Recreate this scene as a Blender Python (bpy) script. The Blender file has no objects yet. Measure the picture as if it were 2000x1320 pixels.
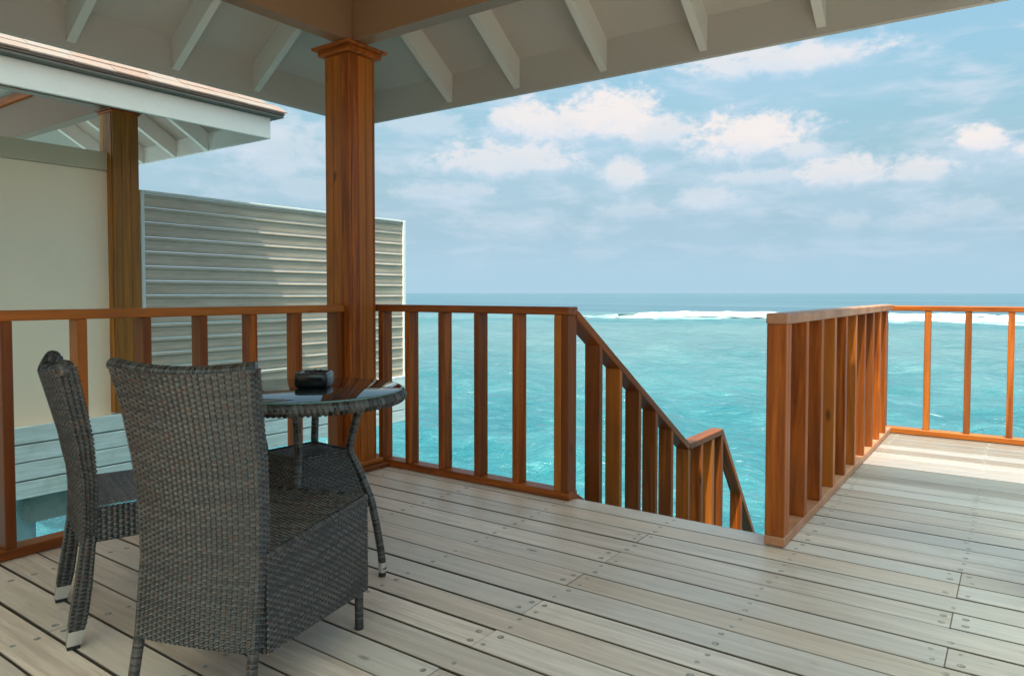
import bpy, math, random
import numpy as np
from mathutils import Matrix, Vector

# ------------------------------------------------------------------ camera
S = bpy.context.scene
COL = S.collection
H = 1.15
cam = bpy.data.cameras.new("camera")
camo = bpy.data.objects.new("camera", cam)
COL.objects.link(camo)
S.camera = camo
YAW, PITCH, ROLL = 0.616919, -0.033064, 0.000461
cy, sy, cp, sp = math.cos(YAW), math.sin(YAW), math.cos(PITCH), math.sin(PITCH)
fwd = Vector((-sy * cp, cy * cp, sp))
rgt = Vector((cy, sy, 0))
upv = rgt.cross(fwd)
r2 = rgt * math.cos(ROLL) + upv * math.sin(ROLL)
u2 = upv * math.cos(ROLL) - rgt * math.sin(ROLL)
m = Matrix.Identity(4)
for i in range(3):
    m[i][0], m[i][1], m[i][2] = r2[i], u2[i], -fwd[i]
m[2][3] = H
camo.matrix_world = m
cam.sensor_fit = 'HORIZONTAL'
cam.sensor_width = 36
cam.lens = 36 * 1395.08 / 2000
cam.shift_y = -41.04 / 2000
cam.clip_start = 0.05
cam.clip_end = 60000

# ------------------------------------------------------------------ view, world, sun
S.view_settings.view_transform = 'Standard'
S.view_settings.look = 'None'
S.view_settings.gamma = 1
S.view_settings.use_curve_mapping = False
S.view_settings.exposure = 1.22
S.render.film_transparent = False
S.cycles.max_bounces = 10
S.cycles.diffuse_bounces = 6
S.cycles.glossy_bounces = 4
S.cycles.sample_clamp_indirect = 8

TO_SUN = Vector((0.11, -0.43, 1.0)).normalized()
SUN_EL = math.asin(TO_SUN.z)
SUN_AZ = math.atan2(TO_SUN.x, TO_SUN.y)
sl = bpy.data.lights.new("sun", 'SUN')
sl.energy = 2.8
sl.angle = math.radians(0.6)
sl.color = (1.0, 0.95, 0.87)
so = bpy.data.objects.new("sun", sl)
COL.objects.link(so)
so.rotation_euler = TO_SUN.to_track_quat('Z', 'Y').to_euler()
so.location = (2, -6, 12)


class NT:
    """small helper to write node trees"""
    def __init__(self, tree):
        self.t = tree
        self.n = tree.nodes
        self.l = tree.links

    def node(self, typ, **kw):
        nd = self.n.new(typ)
        for k, v in kw.items():
            setattr(nd, k, v)
        return nd

    def put(self, sock, v):
        if isinstance(v, bpy.types.NodeSocket):
            self.l.new(v, sock)
        elif v is not None:
            if isinstance(v, (tuple, list)) and len(v) == 3 and sock.type == 'RGBA':
                v = (*v, 1)
            sock.default_value = v

    def math(self, op, a, b=None, c=None, clamp=False):
        nd = self.node('ShaderNodeMath', operation=op, use_clamp=clamp)
        self.put(nd.inputs[0], a)
        self.put(nd.inputs[1], b)
        self.put(nd.inputs[2], c)
        return nd.outputs[0]

    def mix(self, f, a, b, blend='MIX'):
        nd = self.node('ShaderNodeMix', data_type='RGBA', blend_type=blend)
        self.put(nd.inputs[0], f)
        self.put(nd.inputs[6], a)
        self.put(nd.inputs[7], b)
        return nd.outputs[2]

    def vec(self, op, a, b=None):
        nd = self.node('ShaderNodeVectorMath', operation=op)
        self.put(nd.inputs[0], a)
        self.put(nd.inputs[1], b)
        return nd.outputs[0]

    def xyz(self, v):
        nd = self.node('ShaderNodeSeparateXYZ')
        self.l.new(v, nd.inputs[0])
        return nd.outputs

    def comb(self, x, y, z):
        nd = self.node('ShaderNodeCombineXYZ')
        self.put(nd.inputs[0], x)
        self.put(nd.inputs[1], y)
        self.put(nd.inputs[2], z)
        return nd.outputs[0]

    def noise(self, v, scale, detail=3, rough=0.55, dist=0.0):
        nd = self.node('ShaderNodeTexNoise')
        self.put(nd.inputs['Vector'], v)
        nd.inputs['Scale'].default_value = scale
        nd.inputs['Detail'].default_value = detail
        nd.inputs['Roughness'].default_value = rough
        nd.inputs['Distortion'].default_value = dist
        return nd.outputs[0]

    def ramp(self, f, lo, hi, a=0.0, b=1.0):
        nd = self.node('ShaderNodeMapRange', interpolation_type='SMOOTHSTEP')
        self.put(nd.inputs[0], f)
        for i, v in enumerate((lo, hi, a, b)):
            self.put(nd.inputs[i + 1], v)
        return nd.outputs[0]


W = bpy.data.worlds.new("World")
S.world = W
W.use_nodes = True
wn = NT(W.node_tree)
wn.n.clear()
sky = wn.node('ShaderNodeTexSky', sky_type='NISHITA', sun_disc=False)
sky.sun_elevation = SUN_EL
sky.sun_rotation = SUN_AZ
sky.air_density = 1.0
sky.dust_density = 10.0
sky.ozone_density = 1.0
dirv = wn.xyz(wn.node('ShaderNodeTexCoord').outputs['Generated'])
hyp = wn.math('SQRT', wn.math('ADD', wn.math('MULTIPLY', dirv[0], dirv[0]), wn.math('MULTIPLY', dirv[1], dirv[1])))
el = wn.math('DIVIDE', dirv[2], wn.math('MAXIMUM', hyp, 0.02))
el = wn.math('MINIMUM', el, 4.0)
az = wn.math('ARCTAN2', dirv[0], dirv[1])
# cumulus banks: azimuth, height of the flat base, half width, rise, sag, weight
CLOUDS = [
    (-0.557, 0.221, 0.105, 0.044, 0.021, 0.90), (-0.483, 0.227, 0.083, 0.050, 0.024, 1.00),
    (-0.414, 0.212, 0.061, 0.031, 0.018, 0.80), (-0.628, 0.233, 0.039, 0.025, 0.024, 0.85),
    (-0.301, 0.191, 0.102, 0.040, 0.023, 1.00), (-0.232, 0.180, 0.042, 0.022, 0.013, 0.70),
    (-0.264, 0.293, 0.147, 0.032, 0.015, 0.80), (-0.035, 0.171, 0.041, 0.025, 0.014, 1.00),
    (-0.628, 0.174, 0.135, 0.034, 0.018, 0.75), (-0.468, 0.157, 0.042, 0.025, 0.017, 0.75),
    (-0.183, 0.143, 0.079, 0.030, 0.014, 0.80), (-0.099, 0.141, 0.052, 0.027, 0.012, 0.75),
    (-0.275, 0.148, 0.068, 0.016, 0.009, 0.55), (-0.356, 0.119, 0.056, 0.023, 0.014, 0.55),
    (-0.717, 0.135, 0.078, 0.020, 0.011, 0.45), (-0.934, 0.171, 0.079, 0.060, 0.040, 0.50),
    (-0.744, 0.227, 0.063, 0.028, 0.018, 0.45), (-0.451, 0.109, 0.062, 0.018, 0.011, 0.40),
    (-0.182, 0.087, 0.035, 0.017, 0.012, 0.35), (-0.046, 0.095, 0.035, 0.018, 0.011, 0.35),
    (-0.610, 0.095, 0.078, 0.017, 0.010, 0.30), (-0.895, 0.132, 0.060, 0.027, 0.014, 0.35),
    (-0.109, 0.083, 0.048, 0.014, 0.010, 0.30), (0.06, 0.155, 0.08, 0.03, 0.015, 0.8),
    (0.22, 0.21, 0.12, 0.045, 0.02, 0.9), (-1.12, 0.20, 0.10, 0.05, 0.02, 0.8), (-1.35, 0.16, 0.12, 0.04, 0.02, 0.8),
    (0.45, 0.15, 0.13, 0.035, 0.02, 0.8), (-1.7, 0.22, 0.13, 0.05, 0.02, 0.8), (0.75, 0.25, 0.12, 0.05, 0.02, 0.9),
]
cv = wn.comb(az, wn.math('MULTIPLY', el, 1.5), 0.0)
n_big = wn.noise(cv, 19.0, 6, 0.60, 0.35)
n_fine = wn.noise(wn.vec('ADD', cv, (3.1, 1.7, 0)), 75.0, 5, 0.60)
nz = wn.math('ADD', wn.math('MULTIPLY', wn.math('SUBTRACT', n_big, 0.5), 1.65), wn.math('MULTIPLY', wn.math('SUBTRACT', n_fine, 0.5), 0.75))
dens = None
tall = None
skirtc = None
soft = wn.math('MULTIPLY', wn.math('SUBTRACT', wn.noise(wn.comb(az, wn.math('MULTIPLY', el, 3.5), 4.0), 14.0, 4, 0.6), 0.5), 1.6)
for (a, e, rx, ru, rd, wgt) in CLOUDS:
    rx, ru, rd = rx * 1.16, ru * 1.36, rd * 1.35
    dx = wn.math('MULTIPLY', wn.math('SUBTRACT', az, a), 1 / rx)
    t = wn.math('SUBTRACT', el, e)
    dy = wn.math('MAXIMUM', wn.math('MULTIPLY', t, 1 / ru), wn.math('MULTIPLY', t, -1 / rd))
    d = wn.math('SQRT', wn.math('ADD', wn.math('MULTIPLY', dx, dx), wn.math('MULTIPLY', dy, dy)))
    v = wn.math('MAXIMUM', wn.math('SUBTRACT', 1.05, d), -1.0)
    edge = wn.ramp(wn.math('MULTIPLY', t, 1 / rd), -0.6, 0.5, 1.25, 0.55)
    nd = wn.node('ShaderNodeMapRange', interpolation_type='SMOOTHSTEP')
    wn.put(nd.inputs[0], wn.math('ADD', v, nz))
    nd.inputs[1].default_value = 0.0
    wn.put(nd.inputs[2], edge)
    nd.inputs[4].default_value = min(1.0, wgt * 1.05)
    opa = nd.outputs[0]
    bright = wn.math('MULTIPLY', opa, wn.ramp(wn.math('ADD', wn.math('MULTIPLY', t, 1 / ru), wn.math('MULTIPLY', nz, 0.62)), -0.75, 0.45))
    # grey-lilac haze hanging below each bank
    d2 = wn.math('ADD', wn.math('MULTIPLY', wn.math('MULTIPLY', dx, dx), 0.55),
                 wn.math('POWER', wn.math('MULTIPLY', wn.math('ADD', t, rd * 1.3), 1 / (rd * 2.2)), 2.0))
    sk_ = wn.ramp(wn.math('ADD', wn.math('SUBTRACT', 1.0, d2), soft), 0.0, 1.1, 0.0, 0.42 * wgt)
    dens = opa if dens is None else wn.math('MAXIMUM', dens, opa)
    tall = bright if tall is None else wn.math('MAXIMUM', tall, bright)
    skirtc = sk_ if skirtc is None else wn.math('MAXIMUM', skirtc, sk_)
# thin veil of far cloud everywhere
veil = wn.noise(wn.comb(wn.math('MULTIPLY', az, 1.0), wn.math('MULTIPLY', el, 3.6), 2.0), 8.5, 6, 0.6, 0.3)
veil = wn.math('MULTIPLY', wn.ramp(veil, 0.44, 0.72), 0.62)
hz = wn.ramp(el, 0.02, 0.30, 0.96, 0.10)
SKYMUL = 0.15
skyc = wn.vec('MULTIPLY', sky.outputs[0], (SKYMUL * 0.72, SKYMUL * 1.01, SKYMUL * 0.93))
skyc = wn.mix(hz, skyc, (0.192, 0.284, 0.347))
veilc = wn.vec('MAXIMUM', skyc, (0.297, 0.332, 0.380))
skyc = wn.mix(wn.math('MULTIPLY', veil, wn.ramp(el, 0.015, 0.09)), skyc, veilc)
skyc = wn.mix(skirtc, skyc, wn.vec('MAXIMUM', wn.vec('MULTIPLY', skyc, (0.9, 0.9, 0.9)), (0.219, 0.299, 0.366)))
ccol = wn.mix(tall, (0.277, 0.330, 0.398), (0.412, 0.380, 0.368))
skyc = wn.mix(wn.math('MULTIPLY', dens, 0.92), skyc, ccol)
bg = wn.node('ShaderNodeBackground')
wn.l.new(skyc, bg.inputs[0])
bg.inputs[1].default_value = 1.0
wo = wn.node('ShaderNodeOutputWorld')
wn.l.new(bg.outputs[0], wo.inputs[0])

RNG = random.Random(7)
NR = np.random.default_rng(11)


# ------------------------------------------------------------------ materials
def material(name):
    mt = bpy.data.materials.new(name)
    mt.use_nodes = True
    t = NT(mt.node_tree)
    b = t.n['Principled BSDF']
    return mt, t, b


def objrand(t):
    return t.node('ShaderNodeObjectInfo').outputs['Random']


def bump(t, b, h, strength=0.3, dist=0.002):
    nd = t.node('ShaderNodeBump')
    nd.inputs['Strength'].default_value = strength
    nd.inputs['Distance'].default_value = dist
    t.put(nd.inputs['Height'], h)
    t.l.new(nd.outputs[0], b.inputs['Normal'])


def along(t, axis, k, coords='Object'):
    """texture coordinates squeezed along the grain, shifted per object"""
    p = t.node('ShaderNodeTexCoord').outputs[coords]
    r = objrand(t)
    off = t.comb(t.math('MULTIPLY', r, 37.0), t.math('MULTIPLY', r, 91.0), t.math('MULTIPLY', r, 53.0))
    s = [1.0, 1.0, 1.0]
    s['xyz'.index(axis)] = k
    return t.vec('MULTIPLY', t.vec('ADD', p, off), tuple(s)), r


def stained_wood(axis, tone='stained', gain=(1, 1, 1), fade=0.0):
    mt, t, b = material(tone + '_timber_' + axis)
    v, r = along(t, axis, 0.055)
    g1 = t.noise(v, 26, 4, 0.6, 0.6)
    g2 = t.noise(v, 120, 3, 0.6)
    c = t.mix(t.ramp(g1, 0.30, 0.70), (0.20, 0.038, 0.004), (0.50, 0.120, 0.010))
    c = t.mix(t.math('MULTIPLY', t.ramp(g2, 0.35, 0.75), 0.35), c, (0.15, 0.038, 0.008))
    c = t.mix(t.ramp(r, 0.0, 0.5, 0.70, 0.0), c, (0.150, 0.042, 0.009))
    c = t.mix(t.ramp(r, 0.6, 1.0, 0.0, 0.6), c, (0.48, 0.150, 0.020))
    g3 = t.noise(t.vec('MULTIPLY', v, (1, 1, 1)), 9, 3, 0.6, 0.5)
    c = t.mix(t.ramp(g3, 0.52, 0.68, 0.0, 0.5), c, (0.13, 0.034, 0.008))
    # knots: a few dark eyes
    kv, _ = along(t, axis, 0.45)
    vo = t.node('ShaderNodeTexVoronoi')
    vo.inputs['Scale'].default_value = 5.5
    t.l.new(kv, vo.inputs['Vector'])
    wob = t.noise(kv, 40, 2, 0.5)
    kd = t.math('ADD', vo.outputs[0], t.math('MULTIPLY', wob, 0.12))
    rare = t.ramp(t.xyz(vo.outputs[1])[0], 0.30, 0.34)
    kn = t.math('MULTIPLY', t.ramp(kd, 0.10, 0.19, 1.0, 0.0), rare)
    c = t.mix(t.math('MULTIPLY', kn, 0.8), c, (0.07, 0.024, 0.010))
    # handling wear and water marks
    wv = t.node('ShaderNodeTexCoord').outputs['Object']
    wear = t.ramp(t.noise(wv, 2.6, 5, 0.65), 0.52, 0.72)
    c = t.mix(t.math('MULTIPLY', wear, 0.35), c, (0.20, 0.065, 0.022))
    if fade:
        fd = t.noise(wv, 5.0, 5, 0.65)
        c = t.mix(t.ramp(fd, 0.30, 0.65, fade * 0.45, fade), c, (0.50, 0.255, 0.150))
    c = t.vec('MULTIPLY', c, gain)
    t.put(b.inputs['Base Color'], c)
    t.put(b.inputs['Roughness'], t.ramp(g1, 0.2, 0.8, 0.34, 0.52))
    b.inputs['Specular IOR Level'].default_value = 0.28
    bump(t, b, g2, 0.25, 0.0012)
    return mt


WOOD = {a: stained_wood(a) for a in 'xyz'}
PINKISH = {a: stained_wood(a, 'pinkish', (1, 1, 1), 0.85) for a in 'xy'}  # pinkish tone mixed over the rails beside the walkway
GOLD = stained_wood('z', 'golden', (1.25, 1.75, 1.6))


def deck_wood():
    mt, t, b = material('weathered_decking')
    v, r = along(t, 'x', 0.05)
    p = t.node('ShaderNodeTexCoord').outputs['Object']
    g1 = t.noise(v, 34, 5, 0.62, 0.4)
    g2 = t.noise(v, 170, 3, 0.6)
    g3 = t.noise(v, 9, 4, 0.6, 0.8)
    c = t.mix(t.ramp(g1, 0.28, 0.72), (0.60, 0.485, 0.41), (0.87, 0.765, 0.69))
    hue = t.math('FRACT', t.math('MULTIPLY', r, 7.31))
    c = t.mix(t.ramp(hue, 0.0, 1.0, 0.0, 0.55), c, (0.70, 0.665, 0.64))
    warm = t.math('FRACT', t.math('MULTIPLY', r, 13.7))
    c = t.mix(t.ramp(warm, 0.70, 1.0, 0.0, 0.38), c, (0.58, 0.42, 0.29))
    c = t.mix(t.math('MULTIPLY', t.ramp(g3, 0.55, 0.78), 0.45), c, (0.70, 0.69, 0.665))
    c = t.mix(t.math('MULTIPLY', t.ramp(g2, 0.50, 0.80), 0.35), c, (0.24, 0.20, 0.155))
    blot = t.noise(p, 2.2, 5, 0.62)
    c = t.mix(t.math('MULTIPLY', t.ramp(blot, 0.54, 0.75), 0.40), c, (0.40, 0.315, 0.225))
    blot2 = t.noise(p, 8.0, 4, 0.6)
    c = t.mix(t.math('MULTIPLY', t.ramp(blot2, 0.62, 0.78), 0.35), c, (0.30, 0.265, 0.22))
    # drying cracks that run with the grain
    cv, _ = along(t, 'x', 0.018)
    crk = t.noise(cv, 42, 2, 0.5)
    crack = t.ramp(t.math('ABSOLUTE', t.math('SUBTRACT', crk, 0.56)), 0.0, 0.006, 1.0, 0.0)
    keep = t.ramp(t.noise(p, 1.7, 3, 0.5), 0.50, 0.60)
    crack = t.math('MULTIPLY', crack, keep)
    c = t.mix(t.math('MULTIPLY', crack, 0.8), c, (0.10, 0.075, 0.055))
    # small knots
    kv, _ = along(t, 'x', 0.4)
    vo = t.node('ShaderNodeTexVoronoi')
    vo.inputs['Scale'].default_value = 6.0
    t.l.new(kv, vo.inputs['Vector'])
    kn = t.math('MULTIPLY', t.ramp(t.math('ADD', vo.outputs[0], t.math('MULTIPLY', g2, 0.1)), 0.08, 0.15, 1.0, 0.0), t.ramp(t.xyz(vo.outputs[1])[1], 0.72, 0.75))
    c = t.mix(t.math('MULTIPLY', kn, 0.7), c, (0.13, 0.095, 0.065))
    # left boards painted with warm light, right ones dimmed against strong light
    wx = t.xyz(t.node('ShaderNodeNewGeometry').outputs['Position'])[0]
    shel = t.ramp(t.math('ADD', wx, t.math('MULTIPLY', g3, 0.9)), -1.5, 0.7, 1.0, 0.0)  # mask of the warm light painted on the left boards
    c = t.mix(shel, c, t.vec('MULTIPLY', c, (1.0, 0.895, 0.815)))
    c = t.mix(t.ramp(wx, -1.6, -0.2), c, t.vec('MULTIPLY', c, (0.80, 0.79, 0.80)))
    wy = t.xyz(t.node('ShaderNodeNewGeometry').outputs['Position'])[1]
    sunlit_dim = t.ramp(t.math('ADD', wy, t.math('MULTIPLY', g3, 0.8)), 4.6, 5.6)  # sunlit boards past the eave painted darker to offset the strong light
    c = t.mix(sunlit_dim, c, t.mix(t.ramp(hue, 0.35, 0.65), t.vec('MULTIPLY', c, (0.32, 0.29, 0.26)), t.vec('MULTIPLY', c, (0.56, 0.55, 0.55))))
    # edge dirt and joint shade painted dark onto plank sides and chamfers
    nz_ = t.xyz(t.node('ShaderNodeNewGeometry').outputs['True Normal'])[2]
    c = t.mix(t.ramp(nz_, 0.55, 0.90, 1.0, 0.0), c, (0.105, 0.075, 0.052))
    br = t.ramp(r, 0.0, 1.0, 0.88, 1.08)
    c = t.vec('MULTIPLY', c, t.comb(br, br, br))
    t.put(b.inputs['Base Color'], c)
    t.put(b.inputs['Roughness'], t.ramp(g1, 0.2, 0.8, 0.36, 0.56))
    b.inputs['Specular IOR Level'].default_value = 0.8
    hgt = t.math('SUBTRACT', t.math('ADD', t.math('MULTIPLY', g1, 0.6), t.math('MULTIPLY', g2, 0.4)), t.math('MULTIPLY', crack, 1.5))
    bump(t, b, hgt, 0.35, 0.0016)
    return mt


DECK = deck_wood()


def paint(name, col, rough=0.55, dirt=0.25, dcol=None, scale=3.0):
    mt, t, b = material(name)
    p = t.node('ShaderNodeTexCoord').outputs['Object']
    n1 = t.noise(p, scale, 5, 0.65)
    n2 = t.noise(p, scale * 14, 3, 0.6)
    dc = dcol or tuple(x * 0.72 for x in col)
    c = t.mix(t.math('MULTIPLY', t.ramp(n1, 0.42, 0.75), dirt), col, dc)
    c = t.mix(t.math('MULTIPLY', t.ramp(n2, 0.5, 0.8), dirt * 0.5), c, dc)
    r = objrand(t)
    br = t.ramp(r, 0, 1, 0.95, 1.03)
    c = t.vec('MULTIPLY', c, t.comb(br, br, br))
    t.put(b.inputs['Base Color'], c)
    b.inputs['Roughness'].default_value = rough
    bump(t, b, n2, 0.12, 0.002)
    return mt


WHITE = paint('white_paint', (0.83, 0.78, 0.75), 0.5, 0.22, (0.62, 0.57, 0.52))
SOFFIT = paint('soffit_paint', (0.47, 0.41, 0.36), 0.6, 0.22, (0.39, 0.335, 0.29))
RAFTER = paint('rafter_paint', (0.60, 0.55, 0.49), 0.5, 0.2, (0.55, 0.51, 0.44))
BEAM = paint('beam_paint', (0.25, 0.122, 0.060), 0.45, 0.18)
BOUNCE = paint('bounce_panel_white', (0.84, 0.80, 0.73), 0.7, 0.08)
CREAM = paint('cream_render', (0.92, 0.70, 0.52), 0.8, 0.10)
TAN = paint('tan_trim', (0.56, 0.44, 0.31), 0.6, 0.15)
CONC = paint('weathered_concrete', (0.33, 0.35, 0.31), 0.85, 0.6, (0.16, 0.17, 0.14), 7)
METAL, _t, _b = material('brushed_steel')
_b.inputs['Base Color'].default_value = (0.72, 0.71, 0.68, 1)
_b.inputs['Metallic'].default_value = 1
_b.inputs['Roughness'].default_value = 0.38
RUBBER, _t, _b = material('black_rubber')
_b.inputs['Base Color'].default_value = (0.02, 0.02, 0.02, 1)
_b.inputs['Roughness'].default_value = 0.6
SCREW, _t, _b = material('screw_head')
_sv = _t.node('ShaderNodeTexCoord').outputs['Object']
_t.put(_b.inputs['Base Color'], _t.mix(_t.ramp(_t.noise(_sv, 60, 3), 0.35, 0.65), (0.30, 0.255, 0.21), (0.50, 0.455, 0.40)))
_b.inputs['Roughness'].default_value = 0.5
_b.inputs['Metallic'].default_value = 0.35
RECESS_SHADE, _t, _b = material('recess_shade')
_b.inputs['Base Color'].default_value = (0.20, 0.165, 0.13, 1)
_b.inputs['Roughness'].default_value = 0.9


def skirt_paint():
    mt, t, b = material('chalky_grey_boards')
    v, r = along(t, 'y', 0.08)
    g = t.noise(v, 30, 5, 0.65, 0.5)
    p = t.node('ShaderNodeTexCoord').outputs['Object']
    d = t.noise(p, 4, 5, 0.65)
    c = t.mix(t.ramp(g, 0.35, 0.7), (0.54, 0.58, 0.565), (0.72, 0.755, 0.74))
    c = t.mix(t.math('MULTIPLY', t.ramp(d, 0.5, 0.72), 0.5), c, (0.42, 0.43, 0.37))
    t.put(b.inputs['Base Color'], c)
    b.inputs['Roughness'].default_value = 0.7
    bump(t, b, g, 0.3, 0.002)
    return mt


SKIRT = skirt_paint()


FRAME = paint('screen_frame', (0.62, 0.60, 0.56), 0.5, 0.3)


def siding_mat():
    mt, t, b = material('grey_vinyl_siding')
    v, r = along(t, 'y', 0.15)
    g = t.noise(v, 22, 4, 0.6)
    p = t.node('ShaderNodeTexCoord').outputs['Object']
    blotch = t.noise(t.vec('MULTIPLY', p, (1, 1.0, 2.5)), 3.0, 4, 0.6)
    c = t.mix(t.ramp(g, 0.3, 0.7), (0.375, 0.285, 0.215), (0.46, 0.36, 0.28))
    c = t.mix(t.math('MULTIPLY', t.ramp(blotch, 0.5, 0.72), 0.3), c, (0.32, 0.27, 0.215))
    t.put(b.inputs['Base Color'], c)
    b.inputs['Roughness'].default_value = 0.30
    return mt


SIDING = siding_mat()


def shingle_mat():
    mt, t, b = material('terracotta_shingle')
    r = objrand(t)
    p = t.node('ShaderNodeTexCoord').outputs['Object']
    sp_ = t.noise(p, 160, 3, 0.7)
    lg = t.noise(p, 9, 4, 0.6)
    c = t.mix(t.ramp(t.math('FRACT', t.math('MULTIPLY', r, 5.3)), 0.1, 0.9), (0.21, 0.115, 0.09), (0.20, 0.165, 0.155))
    c = t.mix(t.ramp(lg, 0.40, 0.62, 0, 0.6), c, (0.25, 0.15, 0.115))
    c = t.mix(t.ramp(sp_, 0.35, 0.75, 0, 0.6), c, (0.29, 0.235, 0.215))
    t.put(b.inputs['Base Color'], c)
    b.inputs['Roughness'].default_value = 0.9
    bump(t, b, sp_, 0.5, 0.003)
    return mt


SHINGLE = shingle_mat()


def wicker_mat(name='dark_wicker', k=1.0):
    mt, t, b = material(name)
    at = t.node('ShaderNodeAttribute', attribute_name='strand')
    f = at.outputs['Fac']
    p = t.node('ShaderNodeTexCoord').outputs['Object']
    n = t.noise(p, 55, 3, 0.6)
    c = t.mix(t.ramp(f, 0.0, 1.0), (0.006 * k, 0.005 * k, 0.005 * k), (0.074 * k, 0.071 * k, 0.064 * k))
    c = t.mix(t.ramp(n, 0.52, 0.72, 0, 0.75), c, (0.078 * k, 0.032 * k, 0.016 * k))
    c = t.mix(t.ramp(n, 0.30, 0.42, 0.4, 0.0), c, (0.018 * k, 0.023 * k, 0.024 * k))
    t.put(b.inputs['Base Color'], c)
    b.inputs['Roughness'].default_value = 0.27
    b.inputs['Specular IOR Level'].default_value = 0.65
    return mt


WICKER = wicker_mat()
WICKER_TOPLIT = wicker_mat('top_lit_wicker', 2.4)  # lighter copy for seats and shelf, top light put into the colour
DARKIN, _t, _b = material('wicker_underside')
_b.inputs['Base Color'].default_value = (0.03, 0.027, 0.024, 1)
_b.inputs['Roughness'].default_value = 0.8
GLASS, _t, _b = material('smoked_table_glass')
_b.inputs['Base Color'].default_value = (0.016, 0.020, 0.021, 1)
_b.inputs['Roughness'].default_value = 0.012
_b.inputs['IOR'].default_value = 1.52
GEDGE, _t, _b = material('glass_edge')
_b.inputs['Base Color'].default_value = (0.10, 0.20, 0.19, 1)
_b.inputs['Roughness'].default_value = 0.08
BLACK, _t, _b = material('black_glazed_ceramic')
_b.inputs['Base Color'].default_value = (0.008, 0.009, 0.010, 1)
_b.inputs['Roughness'].default_value = 0.22

SEA_Z = -1.85


def sea_mat():
    mt, t, b = material('lagoon_water')
    pos = t.node('ShaderNodeNewGeometry').outputs['Position']
    x, y, z = t.xyz(pos)
    dist = t.math('SQRT', t.math('ADD', t.math('MULTIPLY', x, x), t.math('MULTIPLY', y, y)))
    flat = t.comb(x, y, 0.0)
    # sand and coral bottom seen through the lagoon
    n1 = t.noise(flat, 0.11, 5, 0.62, 0.4)
    n2 = t.noise(t.vec('MULTIPLY', flat, (0.55, 1.0, 1.0)), 1.3, 4, 0.65, 0.4)
    c = t.mix(t.ramp(n1, 0.35, 0.65), (0.030, 0.128, 0.152), (0.085, 0.195, 0.212))
    c = t.mix(t.ramp(n2, 0.50, 0.72, 0, 0.55), c, (0.018, 0.120, 0.145))
    c = t.mix(t.ramp(n2, 0.46, 0.32, 0, 0.40), c, (0.140, 0.248, 0.258))
    # wind-ruffled streaks, with ripple reflections painted light and dark into the colour
    sv = t.vec('MULTIPLY', t.comb(t.math('ADD', t.math('MULTIPLY', x, 0.94), t.math('MULTIPLY', y, 0.34)), t.math('SUBTRACT', t.math('MULTIPLY', y, 0.94), t.math('MULTIPLY', x, 0.34)), 0.0), (0.30, 1.0, 1.0))
    s1 = t.noise(sv, 0.55, 5, 0.70, 0.4)
    c = t.mix(t.ramp(s1, 0.52, 0.66, 0, 0.34), c, (0.020, 0.135, 0.160))
    c = t.mix(t.ramp(s1, 0.46, 0.34, 0, 0.30), c, (0.165, 0.265, 0.278))
    s2 = t.noise(sv, 3.6, 5, 0.72, 0.4)
    c = t.mix(t.ramp(s2, 0.54, 0.66, 0, 0.50), c, (0.018, 0.120, 0.148))
    c = t.mix(t.ramp(s2, 0.42, 0.32, 0, 0.45), c, (0.20, 0.290, 0.300))
    # coral heads
    cor = t.noise(flat, 0.23, 4, 0.6, 0.3)
    c = t.mix(t.ramp(cor, 0.66, 0.72, 0, 0.6), c, (0.022, 0.135, 0.155))
    # sheltered shallows pale toward the reef, reef edge darker, open ocean deep blue
    c = t.mix(t.ramp(dist, 15, 55, 0.0, 0.45), c, (0.115, 0.205, 0.222))
    edge = t.math('MULTIPLY', t.ramp(dist, 66, 78), t.ramp(dist, 82, 90, 1, 0))
    c = t.mix(t.math('MULTIPLY', edge, t.ramp(t.noise(flat, 0.09, 3), 0.35, 0.6, 0.2, 0.85)), c, (0.030, 0.140, 0.165))
    oc = t.noise(t.vec('MULTIPLY', flat, (0.25, 1, 1)), 0.02, 4, 0.6)
    deep = t.mix(t.ramp(oc, 0.4, 0.65), (0.050, 0.120, 0.160), (0.085, 0.160, 0.200))
    c = t.mix(t.ramp(dist, 95, 130), c, deep)
    # clearer water close in
    c = t.mix(t.ramp(dist, 45, 8, 0.0, 1.0), c, t.vec('MULTIPLY', c, (0.42, 0.93, 0.97)))
    # small breaking crests
    w1 = t.noise(t.vec('MULTIPLY', flat, (0.6, 1.6, 1)), 2.3, 4, 0.7, 0.6)
    crest = t.math('MULTIPLY', t.ramp(w1, 0.66, 0.72), t.ramp(dist, 60, 20, 0.0, 0.55))
    c = t.mix(crest, c, (0.62, 0.74, 0.74))
    c = t.vec('MULTIPLY', c, (0.93, 0.86, 0.88))
    t.put(b.inputs['Base Color'], c)
    b.inputs['IOR'].default_value = 1.33
    t.put(b.inputs['Roughness'], t.ramp(dist, 10, 120, 0.07, 0.30))
    t.put(b.inputs['Specular IOR Level'], t.ramp(dist, 40, 400, 0.5, 0.22))
    h1 = t.noise(t.vec('MULTIPLY', flat, (0.75, 1.25, 1)), 1.6, 5, 0.66, 0.5)
    h2 = t.noise(flat, 7.0, 3, 0.6)
    h3 = t.noise(sv, 3.4, 4, 0.65, 0.3)
    hh = t.math('ADD', t.math('ADD', t.math('MULTIPLY', h1, 0.8), t.math('MULTIPLY', h2, 0.20)), t.math('MULTIPLY', h3, 0.6))
    bump(t, b, hh, 1.0, 0.26)
    return mt


SEA = sea_mat()


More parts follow.
